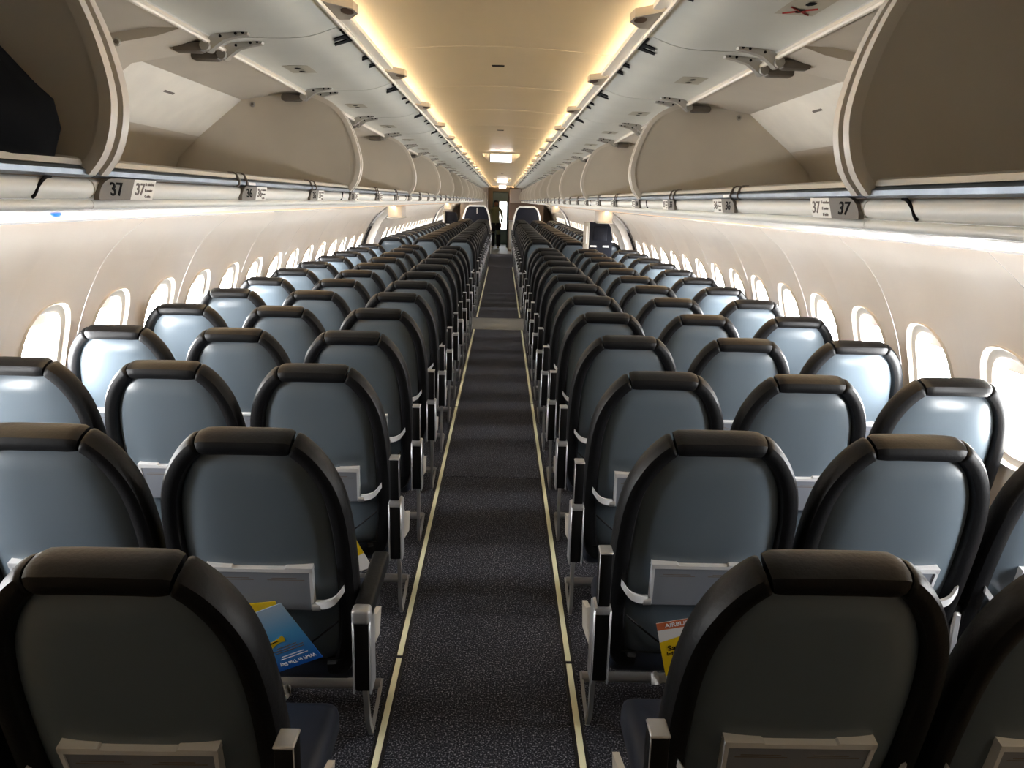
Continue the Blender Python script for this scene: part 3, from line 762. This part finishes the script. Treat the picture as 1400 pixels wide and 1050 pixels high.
for ri, (num, y, d) in enumerate(ROWS):
    for s in (-1, 1):
        for col in range(3):
            place_seat(s, col, ri, down=(s == -1 and ri == 1 and col == 0))
        F = FR[s]
        t = thing('seat_frame', f'silver tube frame under {SIDE[s]} triple seats, {d}', 'seat frame', (0, y+ROWDY.get((s, ri), 0), 0), 'seat frames')
        inst('beam', F['beam'], t); inst('beam', F['beam2'], t); inst('luggage_bar', F['bar'], t); inst('end_bracket', F['loop'], t); inst('side_plate', F['side'], t)
        inst('leg', F['leg_in'], t); inst('leg', F['leg_out'], t)

# ------------------------------------------------------------------ cards and papers in the seat pockets
def row_origin(s, ri, col=0): return Vector((s*COLX[col]+(0.018 if s < 0 and ri < 2 else 0), ROWS[ri][1]+ROWDY.get((s, ri), 0), -0.012))
def back_frame(s, ri, x, z, h, ang, col=0):
    """matrix of a flat thing lying on a seat back: local X right, Y up, Z aft"""
    o = row_origin(s, ri, col)+Vector(back_pt(x, z, h))
    ux = Vector((1, 0, 0)); uz = Vector((0, -1, -KY)).normalized(); uy = uz.cross(ux)
    m = Matrix((ux, uy, uz)).transposed().to_4x4() @ Matrix.Rotation(ang, 4, 'Z')
    m.translation = o; return m
def card(name, label, w, h, m, mtx):
    t = thing(name, label, 'card'); t.matrix_world = mtx
    obj('sheet', MB().bevel_box(-w/2, w/2, -h/2, h/2, -0.001, 0.0008, 0.0004, 1), m, t)
    return t
def flat_poly(name, pts, z, m, parent):
    return obj(name, MB().prism(pts, lambda a, b, t: (a, b, t), z-0.0004, z), m, parent, False)
def lettering(txt, size, m, parent, x, y, z=0.0012, rot=0, align='CENTER'):
    o = inst('lettering', text_mesh(txt, size, m, align), parent); o.location = (x, y, z); o.rotation_euler = (0, 0, rot)
# blue wifi card, upside down, leaning in the pocket of the seat in front (row 36, left aisle)
t = card('wifi_card', 'blue printed wifi card upside down in the pocket of a left aisle seat', 0.175, 0.215, 'card_blue', back_frame(-1, 1, 0.02, 0.560, 0.054, math.radians(26+180)))
lettering('Wi-Fi in The Sky', 0.0165, 'card_text_white', t, -0.02, 0.088)
for i, (w, y) in enumerate(((0.085, 0.070), (0.070, 0.062), (0.090, 0.046), (0.095, 0.038), (0.060, 0.030))):
    flat_poly('print_line', [(-0.02-w/2, y-0.0013), (-0.02+w/2, y-0.0013), (-0.02+w/2, y+0.0013), (-0.02-w/2, y+0.0013)], 0.0013, 'ink_grey' if i > 1 else 'card_text_white', t)
flat_poly('plane_picture', [(-0.028, -0.008), (0.0, 0.002), (0.042, 0.004), (0.066, 0.016), (0.060, 0.022), (0.035, 0.018), (0.022, 0.024), (0.008, 0.017), (-0.012, 0.012), (-0.024, 0.014), (-0.030, 0.004)], 0.0014, 'yellow', t)
flat_poly('plane_window_line', [(-0.01, 0.003), (0.03, 0.008), (0.03, 0.011), (-0.01, 0.006)], 0.0018, 'ink', t)
t = card('leaflet', 'yellow leaflet tucked behind the blue wifi card', 0.17, 0.18, 'yellow', back_frame(-1, 1, -0.035, 0.595, 0.050, math.radians(8)))
flat_poly('white_corner', [(-0.085, 0.02), (-0.085, -0.09), (-0.05, -0.09)], 0.0012, 'white', t)
# safety card (row 36, right aisle)
t = card('safety_card', 'yellow and white safety card with orange header in right aisle seat pocket', 0.175, 0.24, 'white', back_frame(1, 1, 0.005, 0.505, 0.050, math.radians(14)))
flat_poly('header', [(-0.0875, 0.12), (0.0875, 0.12), (0.0875, 0.092), (-0.0875, 0.092)], 0.0012, 'orange', t)
flat_poly('yellow_panel', [(-0.0875, 0.045), (0.0875, 0.085), (0.0875, -0.085), (-0.0875, -0.09)], 0.0012, 'yellow', t)
lettering('AIRBUS A320', 0.020, 'card_text_white', t, -0.008, 0.106, 0.0015)
lettering('Safety', 0.027, 'ink', t, -0.036, 0.018, 0.0015); lettering('Information', 0.018, 'ink', t, -0.030, -0.003, 0.0015)
# folded paper under it
def paper(name, label, mtx, w=0.05, h=0.03, m='white'):
    mb = MB(); g = []
    for j in range(4):
        g.append([(-w/2+w*i/7, -h/2+h*j/3+0.004*math.sin(i*2.2), 0.006*math.sin(i*1.7+j)) for i in range(8)])
    mb.loft(g, False, False)
    off = [[(x, y, z-0.0015) for x, y, z in r] for r in g]; mb.loft(off, False, False)
    o = obj(name, mb, m); o.matrix_world = mtx; return tag(o, label, 'paper')
paper('paper_scrap', 'crumpled white paper under the right safety card', back_frame(1, 1, -0.055, 0.385, 0.045, 0.1), 0.085, 0.045)
paper('life_vest_tab', 'pale fabric tab hanging under the left aisle seat in second row', back_frame(-1, 1, 0.02, 0.345, 0.03, -0.1), 0.032, 0.05, 'plate_side')
t = card('leaflet', 'yellow and white leaflet in the left aisle seat pocket, third row', 0.15, 0.21, 'white', back_frame(-1, 2, 0.055, 0.43, 0.046, math.radians(22)))
flat_poly('yellow_panel', [(-0.075, 0.105), (0.075, 0.105), (0.075, -0.03), (-0.075, -0.06)], 0.0012, 'yellow', t)

# ------------------------------------------------------------------ black bag in the nearest left bin
def bag():
    t = thing('duffel_bag', 'soft black bag lying in the nearest left overhead bin', 'bag', (-0.872, 1.018, 1.752))
    rings = []
    for j, (z, rx, ry, ox) in enumerate(((0.0, 0.22, 0.23, 0), (0.012, 0.245, 0.255, 0), (0.05, 0.255, 0.262, 0.002), (0.085, 0.25, 0.262, 0), (0.105, 0.235, 0.255, -0.008), (0.16, 0.20, 0.25, -0.02), (0.22, 0.16, 0.235, -0.035), (0.26, 0.12, 0.20, -0.05), (0.285, 0.08, 0.15, -0.06), (0.29, 0.02, 0.05, -0.06))):
        rings.append([(ox+rx*sup(2*PI*q/28, 5.0)[0], ry*sup(2*PI*q/28, 5.0)[1], z+0.006*math.sin(q*1.3+j)*(0 if j < 1 else 1)) for q in range(28)])
    obj('body', MB().loft(rings, True, True), 'bag', t)
    obj('strap', MB().tube(smooth_path([(0.15, -0.16, 0.17), (0.165, -0.12, 0.185), (0.165, -0.02, 0.185), (0.165, 0.06, 0.185), (0.15, 0.12, 0.17)], 4), 0.010, 8), 'bag', t)
    obj('zip', MB().tube(smooth_path([(-0.06, -0.18, 0.255), (-0.06, -0.08, 0.288), (-0.06, 0.08, 0.288), (-0.06, 0.18, 0.255)], 4), 0.005, 6), 'black', t)
bag()

# ------------------------------------------------------------------ exit doors
dn = 0
for di, (a, b) in enumerate(DOOR_Y):
    for s in (-1, 1):
        dn += 1
        d = struct(f'door_{dn}')
        L = b-a
        def prof(z0, z1, dx, n=14): return [(wx(z0+(z1-z0)*j/n)+dx, z0+(z1-z0)*j/n) for j in range(n+1)]
        obj('door_lining', MB().sheet_y(prof(0.0, 1.56, 0.09), a+0.05, b-0.05, -0.02, s), 'door_grey', d)
        for yj in (a, b-0.05):
            line = prof(0.0, 1.60, -0.012); back = prof(0.0, 1.60, 0.16)
            obj('jamb', MB().extrude_y(line+back[::-1], yj, yj+0.05, s), 'door_grey' if yj == a else 'wall', d)
        # black strip standing in for the shaded gap of the jamb recess, pale handle cover, slide box and the header with its light box
        obj('recess_shade_strip', MB().extrude_y(prof(0.95, 1.34, -0.02, 8)+prof(0.95, 1.34, 0.07, 8)[::-1], a+0.055, a+0.20, s), 'black', d)
        obj('handle_cover', MB().extrude_y(prof(1.38, 1.55, -0.01, 6)+prof(1.38, 1.55, 0.05, 6)[::-1], a+0.12, a+0.30, s), 'white', d)
        pts = prof(0.10, 0.80, -0.05, 6)+prof(0.10, 0.80, 0.08, 6)[::-1]
        obj('slide_box', MB().extrude_y(pts, a+0.12, b-0.12, s), 'white_trim', d)
        obj('header_box', MB().bevel_box(min(s*1.36, s*1.56), max(s*1.36, s*1.56), a+0.55, b-0.02, 1.46, 1.61, 0.015, 2), 'wall', d)
        obj('header_trim', MB().bevel_box(min(s*1.35, s*1.57), max(s*1.35, s*1.57), a+0.53, b, 1.44, 1.462, 0.008, 1), 'plate_side', d)
        K = 24
        ring = [(0.10*math.cos(2*PI*q/K), 1.05+0.14*math.sin(2*PI*q/K)) for q in range(K)]
        ym = (a+b)/2+0.1
        obj('door_window', MB().add([(s*(wx(z)+0.066), ym+y, z) for y, z in ring], [tuple(range(K))]), 'pane', d)

# ------------------------------------------------------------------ attendant seat beside the right exit
def crew_seat(name, label, x0, x1, y, ztop, zbot=0.02, legs=True):
    t = thing(name, label, 'crew seat', ((x0+x1)/2, y, 0))
    w = (x1-x0)/2
    out = [(-w, zbot+0.32), (w, zbot+0.32), (w+0.0, ztop-0.22), (w-0.035, ztop-0.06), (w-0.07, ztop-0.015), (-w+0.03, ztop), (-w, ztop-0.03)]
    obj('back_shell', MB().prism(out, lambda p, q, h: (p, h, q), 0.0, 0.07), 'divider', t)
    obj('headrest_pad', MB().bevel_box(-w+0.08, w-0.08, -0.012, 0.02, ztop-0.26, ztop-0.06, 0.012, 2), 'divider', t)
    obj('frame_post', MB().bevel_box(-w-0.05, -w+0.025, -0.02, 0.09, 0.0, ztop, 0.012, 2), 'plate_side', t)
    obj('harness', MB().bevel_box(-w-0.022, -w+0.0, -0.027, -0.018, ztop-0.30, ztop-0.06, 0.003, 1), 'white', t)
    for q in (-0.09, 0.09): obj('placard', MB().bevel_box(q-0.045, q+0.045, -0.006, 0.004, ztop-0.35, ztop-0.325, 0.002, 1), 'white', t)
    obj('folded_seat', MB().bevel_box(-w+0.02, w-0.02, -0.05, 0.0, 0.34, 0.62, 0.02, 2), 'divider', t)
    for q in (-1, 1): obj('foot', MB().bevel_box(q*(w-0.03)-0.02, q*(w-0.03)+0.02, 0.0, 0.07, 0.0, zbot+0.33, 0.005, 1), 'steel', t)
crew_seat('crew_seat', 'navy attendant seat back with grey post beside right exit door', 1.24, 1.60, 11.10, 1.455)
crew_seat('crew_seat', 'black attendant seat back beside the far left exit door', -1.55, -1.18, 21.30, 1.40)

# ------------------------------------------------------------------ class dividers at the front
for s in (-1, 1):
    t = thing('class_divider', f'tall navy divider with white edge ahead of the {SIDE[s]} seats', 'divider', (s*0.82, 25.55, 0))
    out = [(-0.46, 0.02), (0.46, 0.02), (0.46, 0.85), (0.40, 1.25), (0.33, 1.46), (0.24, 1.54), (-0.24, 1.54), (-0.33, 1.46), (-0.40, 1.25), (-0.46, 0.85)]
    obj('panel', MB().prism(out, lambda p, q, h: (p, h, q), 0.0, 0.05), 'divider', t)
    obj('edge_trim', MB().tube([(p, 0.02, q) for p, q in out[1:]+out[:1]], 0.030, 8), 'white_trim', t)
    if s < 0: obj('handle', MB().bevel_box(0.0, 0.03, -0.02, 0.0, 1.30, 1.48, 0.004, 1), 'plate_side', t)

# ------------------------------------------------------------------ exit signs on the ceiling
for i, y in enumerate((9.4, 19.6, 28.4)):
    zc = 2.195
    t = thing('exit_sign', 'lit white EXIT sign hanging from the ceiling, '+['nearest', 'middle', 'farthest'][i]+' of three', 'sign', (0, y, zc), 'exit signs')
    obj('box', MB().bevel_box(-0.13, 0.13, 0.004, 0.10, -0.045, 0.055, 0.006, 1), 'white_trim', t)
    f = obj('face', MB().bevel_box(-0.122, 0.122, 0.0, 0.006, -0.040, 0.050, 0.002, 1), 'exit_glow', t)
    o = inst('lettering', text_mesh('EXIT', 0.075, 'exit_red'), f); o.location = (0, -0.001, 0.005); o.rotation_euler = (PI/2, 0, 0)
    for q in (-1, 1):
        obj('wing', MB().prism([(q*0.135, -0.04), (q*0.215, 0.03), (q*0.22, 0.055), (q*0.135, 0.055)], lambda a, b, h: (a, h, b), 0.01, 0.09), 'rib', t)

# ------------------------------------------------------------------ ends of the cabin
wb = struct('wall_back', MB().box(-2.0, 2.0, Y_AFT-0.1, Y_AFT, -0.02, 2.34), 'galley')
wf = struct('wall_front')
fm = MB()
fm.box(-2.0, -0.36, Y_FWD, Y_FWD+0.06, -0.01, 2.34); fm.box(0.22, 2.0, Y_FWD, Y_FWD+0.06, -0.01, 2.34); fm.box(-0.36, 0.22, Y_FWD, Y_FWD+0.06, 2.06, 2.34)
obj('bulkhead', fm, 'galley', wf)
obj('door_frame', MB().box(-0.36, -0.32, Y_FWD-0.02, Y_FWD+0.08, 0, 2.06).box(0.18, 0.22, Y_FWD-0.02, Y_FWD+0.08, 0, 2.06).box(-0.36, 0.22, Y_FWD-0.02, Y_FWD+0.08, 1.99, 2.06), 'galley_teal', wf)
em = MB().box(-1.2, 1.2, Y_FWD+2.3, Y_FWD+2.36, -0.01, 2.34).box(-1.2, -1.14, Y_FWD, Y_FWD+2.36, -0.01, 2.34).box(1.14, 1.2, Y_FWD, Y_FWD+2.36, -0.01, 2.34)
obj('flight_deck_wall', em, 'galley_teal', wf)
t = thing('entry_glow_panel', 'added glowing white panel for the bright front entry, beside the crew member', 'lamp', (0.03, Y_FWD+2.28, 0))  # added glowing panel standing in for the bright window beyond the doorway
obj('frame', MB().bevel_box(-0.16, 0.18, -0.02, 0.02, 0.55, 1.72, 0.01, 1), 'white_trim', t); obj('diffuser', MB().box(-0.13, 0.15, -0.026, -0.02, 0.60, 1.68), 'entry_glow', t)
# right-hand galley monument: upper lockers, counter recess, lower carts
t = thing('galley_unit', 'cream galley unit with upper lockers at the right front', 'galley', (0.24, 27.6, 0))
obj('carcass', MB().box(0.0, 1.22, 0.02, 1.9, 0, 2.18), 'galley_brown', t)
for i in range(3):
    l = obj('locker_door', MB().bevel_box(0.02+0.40*i, 0.40+0.40*i, -0.02, 0.02, 1.66, 2.12, 0.008, 1), 'galley', t)
    obj('latch', MB().bevel_box(0.18+0.40*i, 0.24+0.40*i, -0.03, -0.02, 1.69, 1.71, 0.003, 1), 'steel', l)
    l = obj('cart_door', MB().bevel_box(0.02+0.40*i, 0.40+0.40*i, -0.02, 0.02, 0.05, 1.02, 0.008, 1), 'plate_side', t)
    obj('latch', MB().bevel_box(0.18+0.40*i, 0.24+0.40*i, -0.03, -0.02, 0.94, 0.97, 0.003, 1), 'steel', l)
obj('counter', MB().bevel_box(-0.01, 1.22, -0.04, 0.3, 1.03, 1.06, 0.006, 1), 'steel', t)
t = thing('lavatory_unit', 'pale lavatory wall closing the left front of the cabin', 'lavatory', (-1.45, 27.4, 0))
obj('panel', MB().box(0.0, 0.93, 0.0, 2.1, 0, 2.18), 'galley', t); d = obj('door', MB().bevel_box(0.30, 0.90, -0.02, 0.0, 0.04, 1.98, 0.006, 1), 'wall', t); obj('handle', MB().bevel_box(0.82, 0.86, -0.04, -0.02, 0.95, 1.05, 0.005, 1), 'steel', d)

# ------------------------------------------------------------------ crew member standing in the front entry
def person(x, y):
    t = thing('person', 'person with dark hair in an olive top standing in the front entry', 'person', (x, y, 0))
    def skin(name, joints, edges, m, root, parent, sub=2):
        me = bpy.data.meshes.new(name); me.from_pydata([j[:3] for j in joints], edges, []); me.materials.append(M[m])
        o = bpy.data.objects.new(name, me); C.objects.link(o); o.parent = parent
        o.modifiers.new('skin', 'SKIN').use_smooth_shade = True
        for v, j in zip(me.skin_vertices[0].data, joints): v.radius = (j[3], j[4] if len(j) > 4 else j[3]); v.use_root = False
        me.skin_vertices[0].data[root].use_root = True
        o.modifiers.new('sub', 'SUBSURF').levels = sub; o.modifiers['sub'].render_levels = sub
        return o
    J = [(0, 0, 0.96, .15, .10), (0, 0, 1.12, .14, .09), (0, 0, 1.32, .165, .10), (0, 0, 1.44, .10, .07), (0, 0, 1.50, .052), (0, -.01, 1.56, .055),
         (.17, 0, 1.40, .06), (.24, -.02, 1.14, .045), (.20, -.16, .96, .036), (-.17, 0, 1.40, .06), (-.25, 0, 1.14, .045), (-.24, -.05, .90, .036),
         (.09, 0, .90, .095), (.10, -.02, .50, .062), (.10, .02, .09, .042), (.11, -.12, .035, .036), (-.09, 0, .90, .095), (-.10, 0, .50, .062), (-.11, .04, .09, .042), (-.12, -.10, .035, .036)]
    E_ = [(0, 1), (1, 2), (2, 3), (3, 4), (4, 5), (3, 6), (6, 7), (7, 8), (3, 9), (9, 10), (10, 11), (0, 12), (12, 13), (13, 14), (14, 15), (0, 16), (16, 17), (17, 18), (18, 19)]
    b = skin('body', J, E_, 'olive', 0, t)
    h = MB(); rings = []
    for z, rx, ry, oy in ((1.50, .03, .035, -.01), (1.53, .055, .07, -.015), (1.57, .068, .085, -.012), (1.62, .074, .092, -.005), (1.67, .072, .09, 0), (1.71, .055, .07, .003), (1.73, .02, .03, .004)):
        rings.append([(rx*math.cos(2*PI*q/20), oy+ry*math.sin(2*PI*q/20), z) for q in range(20)])
    h.loft(rings, True, True); hd = obj('head', h, 'skin', t)
    h = MB(); rings = []
    for z, rx, ry, oy in ((1.56, .072, .06, .045), (1.62, .080, .085, .02), (1.68, .080, .098, .004), (1.72, .066, .082, .004), (1.745, .03, .04, .004)):
        rings.append([(rx*math.cos(2*PI*q/20), oy+ry*math.sin(2*PI*q/20), z) for q in range(20)])
    h.loft(rings, True, True); obj('hair', h, 'dark_cloth', t)
    obj('nose', MB().tube([(0, -.095, 1.63), (0, -.115, 1.60), (0, -.10, 1.592)], [.008, .013, .008], 8), 'skin', hd)
    obj('mouth', MB().bevel_box(-.022, .022, -.098, -.086, 1.562, 1.570, .003, 1), 'red_ink', hd)
    for q in (-1, 1):
        obj('eye', MB().tube([(q*.028, -.09, 1.635), (q*.028, -.099, 1.635)], [.009, .006], 8), 'ink', hd)
        obj('ear', MB().bevel_box(q*.075-.006, q*.075+.006, -.02, .012, 1.59, 1.65, .005, 1), 'skin', hd)
    for sgn, (hx, hy, hz) in ((1, (.19, -.19, .93)), (-1, (-.24, -.07, .86))):
        JH = [(hx, hy, hz, .026, .018), (hx, hy-.02, hz-.05, .034, .016)]; EH = [(0, 1)]
        for fi, (dx, ln) in enumerate(((-.024, .055), (-.008, .065), (.008, .062), (.024, .048))):
            n0 = len(JH); JH += [(hx+dx, hy-.035, hz-.085, .009), (hx+dx, hy-.05, hz-.085-ln*.6, .008), (hx+dx, hy-.045, hz-.085-ln, .007)]
            EH += [(1, n0), (n0, n0+1), (n0+1, n0+2)]
        n0 = len(JH); JH += [(hx-sgn*.042, hy-.03, hz-.05, .010), (hx-sgn*.048, hy-.05, hz-.085, .008)]; EH += [(0, n0), (n0, n0+1)]
        skin('hand', JH, EH, 'skin', 0, t, 1)
    tr = MB()
    for q in (-1, 1): tr.tube([(q*.09, 0, .93), (q*.095, -.01, .70), (q*.10, -.01, .5), (q*.105, .02, .10)], [.125, .10, .085, .075], 12)
    obj('trousers', tr, 'dark_cloth', t)
person(-0.22, 28.7)
